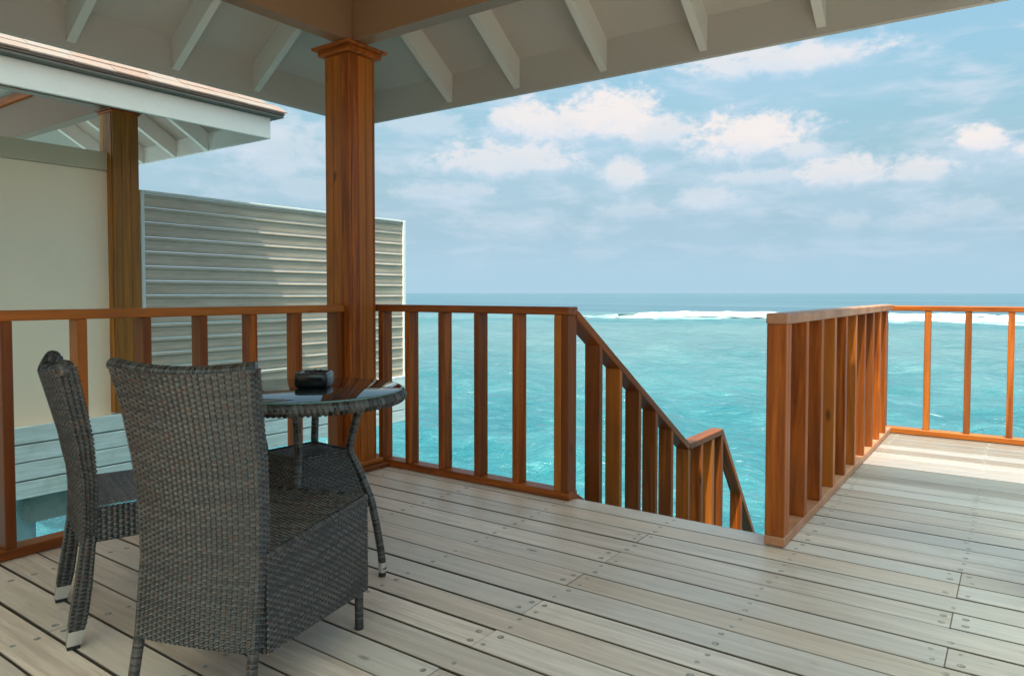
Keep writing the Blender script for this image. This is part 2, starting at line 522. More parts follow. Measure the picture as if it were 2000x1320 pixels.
def foam_mat():
    mt, t, b = material('white_foam')
    p = t.node('ShaderNodeNewGeometry').outputs['Position']
    n = t.noise(t.vec('MULTIPLY', p, (0.4, 1, 1)), 0.9, 5, 0.7)
    c = t.mix(t.ramp(n, 0.35, 0.6), (0.36, 0.46, 0.49), (0.62, 0.65, 0.655))
    zz = t.xyz(p)[2]
    low = t.math('MULTIPLY', t.ramp(zz, -1.82, -1.52, 1.0, 0.0), t.ramp(t.noise(t.vec('MULTIPLY', p, (0.35, 1, 1)), 0.7, 5, 0.7), 0.40, 0.56))
    c = t.mix(low, c, (0.10, 0.25, 0.265))
    t.put(b.inputs['Base Color'], c)
    b.inputs['Roughness'].default_value = 0.9
    return mt


FOAM = foam_mat()


# ------------------------------------------------------------------ mesh helpers
def tag(o, label=None, cat=None, group=None, kind=None):
    if label:
        o['label'] = label
    if cat:
        o['category'] = cat
    if group:
        o['group'] = group
    if kind:
        o['kind'] = kind
    return o


def empty(name, loc=(0, 0, 0), rz=0.0, parent=None):
    o = bpy.data.objects.new(name, None)
    o.empty_display_size = 0.1
    COL.objects.link(o)
    o.location = loc
    o.rotation_euler = (0, 0, rz)
    if parent:
        o.parent = parent
    return o


def origin_of(o):
    v = Vector((0, 0, 0))
    while o is not None:
        v += Vector(o.location)
        o = o.parent
    return v


def link(name, me, mat, parent=None):
    o = bpy.data.objects.new(name, me)
    COL.objects.link(o)
    if mat:
        me.materials.clear()
        me.materials.append(mat)
    if parent:
        o.parent = parent
    return o


class MB:
    def __init__(self):
        self.v, self.f = [], []

    def add(self, vs, fs):
        k = len(self.v)
        self.v += [tuple(q) for q in vs]
        self.f += [tuple(i + k for i in q) for q in fs]
        return self

    def box(self, x0, x1, y0, y1, z0, z1, b=0.003, M=None):
        """box with chamfered edges: 24 corners, 44 triangles"""
        b = min(b, 0.45 * min(x1 - x0, y1 - y0, z1 - z0))
        vs, idx = [], {}
        for i, (x, sx) in enumerate(((x0, 1), (x1, -1))):
            for j, (y, s_y) in enumerate(((y0, 1), (y1, -1))):
                for k, (z, sz) in enumerate(((z0, 1), (z1, -1))):
                    for a in range(3):
                        q = [x + sx * b, y + s_y * b, z + sz * b]
                        q[a] = (x, y, z)[a]
                        idx[i, j, k, a] = len(vs)
                        vs.append(q)
        fs = []
        for a in range(3):
            for s in (0, 1):
                o1, o2 = [c for c in range(3) if c != a]
                ring = []
                for (p, q) in ((0, 0), (1, 0), (1, 1), (0, 1)):
                    c = [0, 0, 0]
                    c[a], c[o1], c[o2] = s, p, q
                    ring.append(idx[(*c, a)])
                fs.append(ring)
        for a in range(3):
            o1, o2 = [c for c in range(3) if c != a]
            for p in (0, 1):
                for q in (0, 1):
                    c0, c1 = [0, 0, 0], [0, 0, 0]
                    c0[a], c1[a] = 0, 1
                    c0[o1] = c1[o1] = p
                    c0[o2] = c1[o2] = q
                    fs.append([idx[(*c0, o1)], idx[(*c1, o1)], idx[(*c1, o2)], idx[(*c0, o2)]])
        for i in (0, 1):
            for j in (0, 1):
                for k in (0, 1):
                    fs.append([idx[i, j, k, 0], idx[i, j, k, 1], idx[i, j, k, 2]])
        # orient outward
        ctr = Vector(((x0 + x1) / 2, (y0 + y1) / 2, (z0 + z1) / 2))
        out = []
        for f_ in fs:
            P = [Vector(vs[i]) for i in f_]
            nrm = (P[1] - P[0]).cross(P[2] - P[0])
            fc = sum(P, Vector((0, 0, 0))) / len(P)
            out.append(f_ if nrm.dot(fc - ctr) > 0 else f_[::-1])
        if M is not None:
            vs = [M @ Vector(q) for q in vs]
        return self.add(vs, out)

    def prism(self, poly, axis, a0, a1):
        """extrude a 2D polygon (in the two other axes, in order) along an axis"""
        n = len(poly)
        vs = []
        for a in (a0, a1):
            for (p, q) in poly:
                c = [0, 0, 0]
                o = [i for i in range(3) if i != axis]
                c[axis], c[o[0]], c[o[1]] = a, p, q
                vs.append(c)
        fs = [list(range(n))[::-1], list(range(n, 2 * n))]
        for i in range(n):
            j = (i + 1) % n
            fs.append([i, j, n + j, n + i])
        return self.add(vs, fs)

    def mesh(self, name, off=(0, 0, 0), fix=False):
        me = bpy.data.meshes.new(name)
        o = Vector(off)
        me.from_pydata([Vector(q) - o for q in self.v], [], self.f)
        if fix:
            import bmesh
            bm = bmesh.new()
            bm.from_mesh(me)
            bmesh.ops.recalc_face_normals(bm, faces=bm.faces)
            bm.to_mesh(me)
            bm.free()
        me.update()
        return me

    def build(self, name, mat, parent=None, fix=False):
        off = origin_of(parent) if parent else (0, 0, 0)
        return link(name, self.mesh(name, off, fix), mat, parent)

    def local(self, name, mat, parent=None, fix=False):
        return link(name, self.mesh(name, (0, 0, 0), fix), mat, parent)


def box(name, mat, parent, x0, x1, y0, y1, z0, z1, b=0.003):
    return MB().box(x0, x1, y0, y1, z0, z1, b).build(name, mat, parent)


def grid_mesh(name, P, closed_u=False, strand=None, smooth=True):
    nv, nu = P.shape[:2]
    me = bpy.data.meshes.new(name)
    me.vertices.add(nu * nv)
    me.vertices.foreach_set('co', P.reshape(-1).astype(np.float32))
    ii = np.arange(nv - 1)[:, None]
    cu = nu if closed_u else nu - 1
    jj = np.arange(cu)[None, :]
    j2 = (jj + 1) % nu
    q = np.stack([ii * nu + jj, ii * nu + j2, (ii + 1) * nu + j2, (ii + 1) * nu + jj], -1).reshape(-1, 4)
    nf = len(q)
    me.loops.add(nf * 4)
    me.loops.foreach_set('vertex_index', q.reshape(-1).astype(np.int32))
    me.polygons.add(nf)
    me.polygons.foreach_set('loop_start', np.arange(0, nf * 4, 4, dtype=np.int32))
    if smooth:
        me.polygons.foreach_set('use_smooth', np.ones(nf, bool))
    if strand is not None:
        at = me.attributes.new('strand', 'FLOAT', 'POINT')
        at.data.foreach_set('value', strand.reshape(-1).astype(np.float32))
    me.update(calc_edges=True)
    me.validate()
    return me


def weave(name, fn, su, sv, parent, closed=False, stake=0.016, row=0.0078, amp=0.0034, du=None, dv=None, flip=False, mat=None):
    """a woven sheet with real relief. fn(U,V in 0..1) gives points; su, sv are its size in metres"""
    if closed:
        k = max(2, int(round(su / stake / 2)) * 2)
        stake = su / k
    nu = int(su / (du or stake / 6)) + 1
    nv = int(sv / (dv or row / 5)) + 1
    u = np.linspace(0, 1, nu, endpoint=not closed)
    v = np.linspace(0, 1, nv)
    U, V = np.meshgrid(u, v)
    P = fn(U, V)
    if closed:
        gu = (np.roll(P, -1, 1) - np.roll(P, 1, 1))
    else:
        gu = np.gradient(P, axis=1)
    gv = np.gradient(P, axis=0)
    N = np.cross(gu, gv)
    N /= np.linalg.norm(N, axis=2, keepdims=True) + 1e-12
    if flip:
        N = -N
    us, vr = U * su / stake, V * sv / row
    j = np.floor(vr)
    fv = vr - j
    prof = np.sqrt(np.clip(1 - (2 * fv - 1) ** 2, 0, 1))
    weft = amp * np.cos(np.pi * (us + j)) + amp * 1.5 * (prof - 1)
    i = np.round(us)
    fs = us - i
    stk = np.where(np.abs(fs) < 0.33, -amp * 0.75 * np.cos(np.pi * (i + vr - 0.5)) + amp * 0.9 * (np.sqrt(np.clip(1 - (fs / 0.34) ** 2, 0, 1)) - 1), -1)
    hh = np.maximum(weft, stk)
    tb_ = NR.random((int(vr.max()) + 3, int(us.max() / 7) + 3))
    tone = tb_[j.astype(int), ((us + 3.1 * (j % 5)) / 7).astype(int) % tb_.shape[1]]
    strand = np.where(weft >= stk, tone * 0.65 + 0.35, 0.0)  # stakes near black, gap shade put into the strand tone
    P = P + N * hh[..., None]
    me = grid_mesh(name, P, closed, strand)
    if flip:
        me.flip_normals()
    return link(name, me, mat or WICKER, parent)


def tube_points(path, rad, ns=12, rings=None, amp=0.07, twist=0.0):
    path = np.array(path, float)
    seg = np.linalg.norm(np.diff(path, axis=0), axis=1)
    s = np.r_[0, np.cumsum(seg)]
    n = rings or max(8, int(s[-1] / 0.0017))
    t = np.linspace(0, s[-1], n)
    Pt = np.stack([np.interp(t, s, path[:, k]) for k in range(3)], 1)
    ker = max(1, n // 30)
    if ker > 1:
        pad = np.pad(Pt, ((ker, ker), (0, 0)), 'edge')
        Pt2 = np.stack([np.convolve(pad[:, k], np.ones(2 * ker + 1) / (2 * ker + 1), 'valid') for k in range(3)], 1)
        Pt2[0], Pt2[-1] = Pt[0], Pt[-1]
        Pt = Pt2
    T = np.gradient(Pt, axis=0)
    T /= np.linalg.norm(T, axis=1, keepdims=True) + 1e-12
    ref = np.array([0.31, 0.95, 0.05]) if abs(T[0][2]) > 0.6 else np.array([0, 0, 1.0])
    A = np.cross(T, ref)
    A /= np.linalg.norm(A, axis=1, keepdims=True) + 1e-12
    B = np.cross(T, A)
    r = np.interp(t, np.linspace(0, s[-1], len(rad)), rad) if hasattr(rad, '__len__') else np.full(n, rad)
    th = np.linspace(0, 2 * np.pi, ns, endpoint=False)
    ph = t[:, None] / 0.0068 + twist * th[None, :] / (2 * np.pi)
    rr = r[:, None] * (1 - amp + amp * np.abs(np.sin(np.pi * ph)) * 1.6)
    P = Pt[:, None, :] + rr[..., None] * (np.cos(th)[None, :, None] * A[:, None, :] + np.sin(th)[None, :, None] * B[:, None, :])
    strand = NR.random(int(ph.max()) + 3)[np.floor(ph).astype(int)]
    return P, strand


def wrapped(name, path, rad, parent, ns=12, amp=0.07, twist=0.0, mat=None):
    P, st = tube_points(path, rad, ns, None, amp, twist)
    # close the ends
    P = np.concatenate([P[:1].mean(1, keepdims=True).repeat(P.shape[1], 1), P, P[-1:].mean(1, keepdims=True).repeat(P.shape[1], 1)], 0)
    st = np.concatenate([st[:1], st, st[-1:]], 0)
    me = grid_mesh(name, P, True, st)
    return link(name, me, mat or WICKER, parent)


def lathe(name, prof, mat, parent, n=64, smooth=True):
    th = np.linspace(0, 2 * np.pi, n, endpoint=False)
    P = np.array([[(r * math.cos(a), r * math.sin(a), z) for a in th] for r, z in prof])
    return link(name, grid_mesh(name, P, True, None, smooth), mat, parent)


# ------------------------------------------------------------------ sea
def ang_axis():
    c = YAW + math.pi / 2
    dense = np.arange(c - math.radians(52), c + math.radians(52), math.radians(0.2))
    rest = np.linspace(dense[-1] + 0.02, dense[0] + 2 * math.pi - 0.02, 110)
    return np.r_[dense, rest]


th = ang_axis()
rs = [0.02, 1.5, 3.0, 4.5]
while rs[-1] < 30000:
    rs.append(rs[-1] * (1.0105 if rs[-1] < 400 else 1.05))
rs = np.array(rs)
Rg, Tg = np.meshgrid(rs, th, indexing='ij')
X, Y = Rg * np.cos(Tg), Rg * np.sin(Tg)
Z = np.zeros_like(X)
wr = np.random.default_rng(5)
for k in range(64):
    lam = 0.45 * (9.0 / 0.45) ** (k / 63.0)
    a = -math.pi / 2 + wr.normal(0, 0.75)
    kx, ky = math.cos(a) * 2 * math.pi / lam, math.sin(a) * 2 * math.pi / lam
    amp = 0.0075 * lam ** 0.72
    fade = np.clip((lam / (0.0115 * Rg + 0.004) - 2.2) / 4.0, 0, 1) * np.clip((260 - Rg) / 120, 0, 1)
    w = np.sin(kx * X + ky * Y + wr.uniform(0, 6.28) + 0.8 * np.sin(0.13 * X + 0.21 * Y + k))
    Z += amp * fade * (np.abs(w) * -1.3 + 0.65 if k % 3 == 0 else w)
P = np.stack([X, Y, SEA_Z + Z], -1)
me = grid_mesh('sea', P, True)
tag(link('sea', me, SEA), kind='structure')
del Rg, Tg, X, Y, Z, P

# breaking surf on the reef
line = np.array([(-50, 86), (-43, 84), (-33, 88), (-18, 91), (0, 91.5), (20, 91), (45, 86), (80, 76), (120, 58)], float)
seg = np.r_[0, np.cumsum(np.linalg.norm(np.diff(line, axis=0), axis=1))]
tt = np.linspace(0, seg[-1], 700)
L = np.stack([np.interp(tt, seg, line[:, k]) for k in range(2)], 1)
D = np.gradient(L, axis=0)
D /= np.linalg.norm(D, axis=1, keepdims=True)
Nn = np.stack([-D[:, 1], D[:, 0]], 1)
prof = [(-5.5, -0.10), (-4.6, 0.05), (-3.6, 0.08), (-2.4, 0.16), (-1.0, 0.34), (0.3, 0.60), (1.2, 0.68), (2.2, 0.56), (3.6, 0.22), (6.0, -0.1)]
taper = np.clip(tt / 14.0, 0, 1) * np.clip((seg[-1] - tt) / 14, 0, 1)


def wob(sc, seed):
    g = np.random.default_rng(seed).normal(size=int(seg[-1] / sc) + 4)
    return np.interp(tt / sc, np.arange(len(g)), g)


rows = []
for i, (o, z) in enumerate(prof):
    oo = o + 1.1 * wob(4.0, i) * (1 if o < 0 else 0.4) + 0.5 * wob(1.6, i + 20)
    zz = (z + 0.05 * wob(1.1, i + 40) + 0.05 * wob(9, 99)) * taper if z > 0.12 else z + 0 * tt
    zz = np.where(taper < 1, zz - 0.15 * (1 - taper), zz)
    rows.append(np.c_[L + Nn * oo[:, None], SEA_Z + zz])
me = grid_mesh('breaking_surf', np.array(rows), False)
tag(link('breaking_surf', me, FOAM), kind='stuff')

# ------------------------------------------------------------------ deck
deck = empty('deck', (-1.4, 1.5, 0))
tag(deck, kind='structure')
edges = [3.45, 3.304, 3.15, 2.997, 2.85, 2.693, 2.54, 2.391, 2.234, 2.083, 1.936, 1.79, 1.639, 1.489, 1.337, 1.187]
while edges[-1] > -4.6:
    edges.append(edges[-1] - 0.151)
far = [3.45, 3.605, 3.762, 3.92, 4.08, 4.235]
while far[-1] < 6.55:
    far.append(far[-1] + 0.152)
JOIST = [0.45 - 0.62 * k for k in range(7)]     # 0.45, -0.17, -0.79, -1.41 ...
screws = []


def plank(x0, x1, y0, y1):
    g = RNG.choice((0.0022, 0.0032, 0.0042, 0.0050, 0.0060)) + RNG.uniform(0, .001)
    dz = RNG.uniform(-0.0018, 0.0008)
    o = MB().box(x0 + 0.0005, x1 - 0.0005, y0 + g, y1 - g, -0.045, dz, 0.0020).build('plank', DECK, deck)
    for jx in JOIST + [x0 + 0.035, x1 - 0.035]:
        if x0 + 0.02 < jx < x1 - 0.02:
            if min(abs(jx - x0), abs(jx - x1)) < 0.10 and abs(min(abs(jx - x0), abs(jx - x1)) - 0.035) > 1e-4:
                continue
            for yy in (y0 + 0.040, y1 - 0.040):
                sx, sy_ = jx + RNG.uniform(-.01, .01), yy + RNG.uniform(-.005, .005)
                if RNG.random() < 0.94:
                    screws.append((sx, sy_, dz, o))
    return o


def run(y0, y1, cuts):
    for a, b_ in zip(cuts[:-1], cuts[1:]):
        plank(a, b_, y0, y1)


XR = 4.2
for k in range(len(edges) - 1):
    jx = -1.43 if k % 2 == 0 else -0.17
    # the row just behind the stair edge runs through
    if k == 0:
        cuts = [-3.62, -0.17 + 0.0, XR]
    elif k % 2 == 0:
        cuts = [-3.62, -1.43 + RNG.uniform(-.008, .008), XR]
    else:
        cuts = [-3.62, -2.67, -0.17 + RNG.uniform(-.005, .005), XR] if k > 7 else [-3.62, -0.17 + RNG.uniform(-.005, .005), XR]
    run(edges[k + 1], edges[k], cuts)
for k in range(len(far) - 1):
    run(far[k], far[k + 1], [-0.93, 0.45, XR] if k % 3 == 1 else [-0.93, XR])

def disc(cx, cy_, z, r, n=10):
    mb = MB()
    ring0 = [(cx + r * math.cos(2 * math.pi * i / n), cy_ + r * math.sin(2 * math.pi * i / n), z) for i in range(n)]
    ring1 = [(cx + r * .86 * math.cos(2 * math.pi * i / n), cy_ + r * .86 * math.sin(2 * math.pi * i / n), z + .0009) for i in range(n)]
    mb.add(ring0 + ring1, [[n + i for i in range(n)]] + [[i, (i + 1) % n, n + (i + 1) % n, n + i] for i in range(n)])
    return mb


def nearness(s):
    d = Vector((s[0], s[1], -H))
    f_ = d.dot(fwd)
    px = d.dot(r2) / max(f_, .01) * 1395
    py = d.dot(u2) / max(f_, .01) * 1395
    seen = f_ > 0.3 and abs(px) < 1010 and py > -720
    return (0 if seen else 1, d.length)


screws.sort(key=nearness)
proto = disc(0, 0, 0, 0.0095).mesh('screw')
proto.materials.append(SCREW)
for (sx, sy_, dz, o) in screws[:300]:
    c = bpy.data.objects.new('screw', proto)
    COL.objects.link(c)
    c.parent = o
    off = Vector((sx, sy_, dz + 0.0002)) - origin_of(deck)
    c.location = off
    c.rotation_euler = (RNG.uniform(-.05, .05), RNG.uniform(-.05, .05), RNG.uniform(0, 6))
rest = MB()
for (sx, sy_, dz, o) in screws[300:]:
    d_ = disc(sx, sy_, dz + 0.0002, 0.0095)
    rest.add(d_.v, d_.f)
if rest.v:
    tag(rest.build('screw', SCREW, deck), kind='stuff')
# recess shade round the heads, painted as a thin dark ring sheet
ringm = MB()
for (sx, sy_, dz, o) in screws:
    if RNG.random() < 0.6:
        r0, r1 = 0.0095, 0.0095 + RNG.uniform(0.0012, 0.003)
        n = 10
        aa = RNG.uniform(0, 6)
        A0 = [(sx + r0 * math.cos(aa + 2 * math.pi * i / n), sy_ + r0 * math.sin(aa + 2 * math.pi * i / n), dz + .00025) for i in range(n)]
        A1 = [(sx + .0008 + r1 * math.cos(aa + 2 * math.pi * i / n), sy_ - .0006 + r1 * math.sin(aa + 2 * math.pi * i / n), dz + .00025) for i in range(n)]
        ringm.add(A0 + A1, [[i, n + i, n + (i + 1) % n, (i + 1) % n] for i in range(n)])
tag(ringm.build('recess_shade', RECESS_SHADE, deck), kind='stuff')
# rim boards and joists
for a in ((-3.64, -3.62, -4.6, 3.45), (-0.952, -0.932, 3.472, 6.70)):
    box('rim_board', SKIRT, deck, a[0], a[1], a[2], a[3], -0.22, -0.004)
box('rim_board', DECK, deck, -3.62, -0.93, 3.452, 3.472, -0.22, -0.006)
box('rim_board', SKIRT, deck, -0.93, XR, far[-1] + 0.002, far[-1] + 0.022, -0.22, -0.004)
for jx in JOIST:
    box('joist', TAN, deck, jx - .03, jx + .03, -4.6, 3.44, -0.20, -0.049)
for jx in JOIST:
    if jx > -0.9:
        box('joist', TAN, deck, jx - .03, jx + .03, 3.475, 6.68, -0.20, -0.049)
for (px, py) in ((-3.3, 3.1), (-0.7, 3.1), (-3.3, 0), (-0.7, 0), (-0.7, 6.4), (1.1, 6.4)):
    lathe('pile', [(0.13, SEA_Z - 1.2), (0.13, -0.21)], CONC, deck, 20).location = Vector((px, py, 0)) - origin_of(deck)

# ------------------------------------------------------------------ post
PT = 2.73


def make_post(x0, y0, label, cut=None):
    wd = .225
    PX0, PX1, PY0, PY1 = x0, x0 + wd, y0, y0 + wd
    post = empty('veranda_post', (x0 + wd / 2, y0 + wd / 2, 0))
    tag(post, label, 'post', 'timber posts under the veranda roof')
    box('core', WOOD['z'], post, PX0 + .02, PX1 - .02, PY0 + .02, PY1 - .02, 0.003, PT - .04)
    for k in range(3):
        a0 = PX0 + wd * k / 3 + .0012
        a1 = PX0 + wd * (k + 1) / 3 - .0012
        box('board', WOOD['z'], post, a0, a1, PY0, PY0 + .0195, 0.003, PT - .06, .0022)
        box('board', WOOD['z'], post, a0, a1, PY1 - .0195, PY1, 0.003, PT - .06, .0022)
        a0 = PY0 + .0205 + (wd - .041) * k / 3 + .0012
        a1 = PY0 + .0205 + (wd - .041) * (k + 1) / 3 - .0012
        box('board', WOOD['z'], post, PX1 - .0195, PX1 - .0005, a0, a1, 0.003, PT - .06, .0022)
        box('board', WOOD['z'], post, PX0 + .0005, PX0 + .0195, a0, a1, 0.003, PT - .06, .0022)
    for (e, z0, z1) in ((0.032, PT - .058, PT - .022), (0.060, PT - .021, PT - .001)):
        MB().box(PX0 - e, PX1 + e, PY0 - e, PY1 + e, z0, z1, .004).build('capital', WOOD['x'], post)
    for (e, z0, z1) in ((0.040, 0.031, 0.056), (0.085, 0.003, 0.030)):
        MB().box(PX0 - .02, PX1 + e, PY0 - e, cut or PY1 + e, z0, z1, .004).build('plinth', WOOD['y'], post)
    return post


make_post(-3.70, 3.115, 'thick square orange-brown timber post holding up the veranda roof corner, behind the wicker table', 3.366)
make_post(0.205, 3.065, 'square timber veranda post at the open right end of the veranda, beside the walkway')
make_post(-3.70, 0.245, 'square timber veranda post at the house end of the left railing')
make_post(0.205, 0.245, 'square timber veranda post standing alone on the open deck by the house')

# added unseen wall behind the viewer, left half, keeps rear light off the chairs
villa = empty('added_back_wall', (-2.2, -1.3, 0))  # holds only the added unseen wall
tag(villa, 'added cream wall out of view behind the veranda, blocking light from the rear', 'house')
box('wall', CREAM, villa, -3.60, -1.30, -1.40, -1.24, 0.002, 3.3, .004)

# ------------------------------------------------------------------ railings
RT0, RT1 = 1.030, 1.075


def rail_x(name, label, x0, x1, y0, y1, bal, zt=(RT0, RT1), top=None, group='timber railings round the deck'):
    rt = empty(name, ((x0 + x1) / 2, (y0 + y1) / 2, 0))
    tag(rt, label, 'railing', group)
    box('top_rail', WOOD['x'], rt, x0, x1, y0 - .004, y1 + .004, zt[0], zt[1], .005)
    box('bottom_rail', WOOD['x'], rt, x0, x1, y0 - .002, y1 + .002, 0.003, 0.047, .004)
    for (a, c) in bal:
        box('baluster', WOOD['z'], rt, a, c, y0, y1, 0.0475, zt[0] - .0005, .003)
    return rt


def rail_y(name, label, x0, x1, y0, y1, bal, zt=(RT0, RT1), group='timber railings round the deck', RW=None):
    RW = RW or WOOD['y']
    rt = empty(name, ((x0 + x1) / 2, (y0 + y1) / 2, 0))
    tag(rt, label, 'railing', group)
    box('top_rail', RW, rt, x0 - .004, x1 + .004, y0, y1, zt[0], zt[1], .005)
    box('bottom_rail', RW, rt, x0 - .002, x1 + .002, y0, y1, 0.003, 0.047, .004)
    for (a, c) in bal:
        box('baluster', WOOD['z'], rt, x0, x1, a, c, 0.0475, zt[0] - .0005, .003)
    return rt


rail_x('deck_railing', 'short orange-brown railing running from the thick post to the stair opening', -3.61, -2.006, 3.373, 3.462,
       [(-3.49, -3.447), (-3.248, -3.205), (-2.961, -2.920), (-2.676, -2.635), (-2.392, -2.350), (-2.107, -2.0605), (-2.0585, -2.012)])
lb = [(1.215, 1.258), (1.518, 1.561), (1.822, 1.862), (2.122, 2.165), (2.425, 2.470), (2.730, 2.780), (3.045, 3.090)]
lb = [(0.91 - .303 * k, 0.953 - .303 * k) for k in range(13)][::-1] + lb
rail_y('deck_railing', 'orange-brown railing on the left behind the two wicker chairs', -3.61, -3.523, -3.2, 3.112, lb)
rb = [(3.3105, 3.353), (3.356, 3.398), (3.685, 3.735), (4.015, 4.068), (4.345, 4.398), (4.668, 4.718), (4.990, 5.038), (5.315, 5.365), (5.655, 5.705), (5.965, 6.015), (6.268, 6.316)]
rail_y('deck_railing', 'orange-brown railing beside the far walkway, right of the stair opening', -0.930, -0.843, 3.308, 6.598, rb, (1.012, 1.060), RW=PINKISH['y'])
rail_x('deck_railing', 'far railing at the walkway end with thin widely spaced balusters against the sea', -0.930, 4.18, 6.604, 6.69,
       [(-0.928, -0.884)] + [(-0.615 + .2765 * k, -0.572 + .2765 * k) for k in range(17)], (1.008, 1.050))

# stair railing
st = empty('stair_railing', (-2.045, 3.48, 0))
tag(st, 'orange-brown stair railing dropping from the deck towards the sea with a level landing', 'railing')
SX0, SX1 = -2.106, -2.004
pts = [(3.475, 1.052), (5.155, 0.016), (5.905, 0.012), (6.95, -1.262)]
th_ = 0.048


def sloped(name, ya, za, yb, zb, t0, x0, x1, mat, parent, ea=0.0, eb=0.0):
    """board whose top edge runs from (ya,za) to (yb,zb), t0 deep measured square to the slope"""
    L_ = math.hypot(yb - ya, zb - za)
    ang = math.atan2(zb - za, yb - ya)
    mb = MB().box(x0, x1, -ea, L_ + eb, -t0, 0, .004)
    o = mb.local(name, mat, parent)
    o.location = Vector(((0), ya, za)) - origin_of(parent) + Vector((0, 0, 0))
    o.rotation_euler = (ang, 0, 0)
    return o


sloped('handrail', pts[0][0], pts[0][1], pts[1][0], pts[1][1], th_, SX0, SX1, WOOD['y'], st, 0.0, 0.012)
sloped('handrail', pts[1][0] + .012, pts[1][1], pts[2][0], pts[2][1], th_, SX0 + .001, SX1 - .001, WOOD['y'], st)
sloped('handrail', pts[2][0] + .002, pts[2][1] - .004, pts[3][0], pts[3][1], th_, SX0 + .002, SX1 - .002, WOOD['y'], st)
for (a, c) in [(3.720, 3.758), (3.982, 4.018), (4.258, 4.296), (4.525, 4.562), (4.800, 4.838), (5.125, 5.165), (5.392, 5.436), (5.640, 5.690), (5.862, 5.904), (6.388, 6.432)]:
    def ztop(y):
        for (p, q) in zip(pts[:-1], pts[1:]):
            if p[0] <= y <= q[0]:
                s_ = (q[1] - p[1]) / (q[0] - p[0])
                return p[1] + s_ * (y - p[0]) - th_ * math.sqrt(1 + s_ * s_) - .001
    za, zc = ztop(a), ztop(min(c, 5.154) if a < 5.155 else min(c, 5.904) if a < 5.905 else c)
    base = (za + zc) / 2 - 0.98
    base = max(base, SEA_Z + .25)
    mb = MB().prism([(a, za), (c, zc), (c, base), (a, base)], 0, SX0 + .002, SX1 - .002)
    mb.build('baluster', WOOD['z'], st, True)
sloped('stringer', 3.475, 0.02, 5.16, -1.02, 0.16, SX0 + .005, SX1 - .005, WOOD['y'], st)

stairs = empty('sea_stairs', (-1.5, 3.48, -1.0))
tag(stairs, 'wooden stair flight going down from the deck opening to the water', 'stairs')
for k in range(5):
    box('tread', DECK, stairs, -1.99, -0.96, 3.49 + .32 * k, 3.49 + .32 * k + .29, -.2 - .2 * k, -.165 - .2 * k)
for k in range(5):
    box('landing_board', DECK, stairs, -1.99, -0.96, 5.14 + .152 * k, 5.286 + .152 * k, -1.035, -1.0)
sloped('stringer', 3.475, -0.05, 5.16, -1.07, 0.18, -0.955 + 0.0, -0.915, WOOD['y'], stairs)

# ------------------------------------------------------------------ our veranda roof
EY, EX, EZ = 4.10, -4.40, 2.515
SL = 0.70
XE = 0.62                                          # right end, out of view, opened as a gable to let light in
YB0 = -0.50                                        # back end, out of view, kept short to let light in
roof = empty('veranda_roof', (-1.4, 2.0, 2.73))
tag(roof, 'white painted hipped veranda roof overhead with rafters and brown beams', 'roof')
# beams over the post
box('beam', BEAM, roof, -3.558, -3.448, 0.30, 3.232, 2.731, 3.06, .004)
box('beam', BEAM, roof, -3.446, 0.372, 3.122, 3.232, 2.732, 3.061, .004)
box('beam', BEAM, roof, 0.262, 0.372, 0.30, 3.119, 2.732, 3.06, .004)
box('beam', BEAM, roof, -3.446, 0.26, 0.30, 0.41, 2.732, 3.061, .004)
bolt = MB().box(-3.463, -3.449, 3.100, 3.121, 2.735, 2.75, .004)
bolt.build('bolt', RUBBER, roof)
# fascia
zf = 2.752
box('fascia', SOFFIT, roof, EX, XE, EY - .03, EY, EZ, zf + .03, .004)
box('fascia', SOFFIT, roof, EX, XE, YB0, YB0 + .03, EZ, zf + .03, .004)
box('fascia', SOFFIT, roof, EX, EX + .03, YB0 + .031, EY - .031, EZ, zf + .03, .004)
# soffit planes of the four slopes
cx, cyy = EX + .031, EY - .031
cx1, cy1 = XE - .031, YB0 + .031
run_ = (cyy - cy1) / 2
zr = zf + SL * run_


def slab(name, poly, mat, parent, t=0.03):
    mb = MB()
    n = len(poly)
    mb.add([(x, y, z) for x, y, z in poly] + [(x, y, z + t) for x, y, z in poly],
           [list(range(n)), list(range(n, 2 * n))[::-1]] + [[i, n + i, n + (i + 1) % n, (i + 1) % n] for i in range(n)])
    return mb.build(name, mat, parent, True)


ym = (cyy + cy1) / 2
xa = cx + run_
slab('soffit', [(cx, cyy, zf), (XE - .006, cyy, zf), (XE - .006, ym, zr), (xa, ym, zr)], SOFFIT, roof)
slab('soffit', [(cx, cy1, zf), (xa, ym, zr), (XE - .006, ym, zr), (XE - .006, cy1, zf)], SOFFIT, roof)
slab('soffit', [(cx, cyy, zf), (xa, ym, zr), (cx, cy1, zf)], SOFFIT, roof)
# added unseen white panels inside the beams, bouncing light down to the deck
def zin(d):
    return zf + SL * d - .012


li = 0.96                                           # distance of the beams from the soffit edge
slab('bounce_panel', [(cx + li, cyy - li, zin(li)), (XE - .012, cyy - li, zin(li)), (XE - .012, ym, zin(run_)), (xa, ym, zin(run_))], BOUNCE, roof, .008)
slab('bounce_panel', [(cx + li, cy1 + li, zin(li)), (xa, ym, zin(run_)), (XE - .012, ym, zin(run_)), (XE - .012, cy1 + li, zin(li))], BOUNCE, roof, .008)
slab('bounce_panel', [(cx + li, cyy - li, zin(li)), (xa, ym, zin(run_)), (cx + li, cy1 + li, zin(li))], BOUNCE, roof, .008)
RD = 0.197                                          # rafter depth, plumb


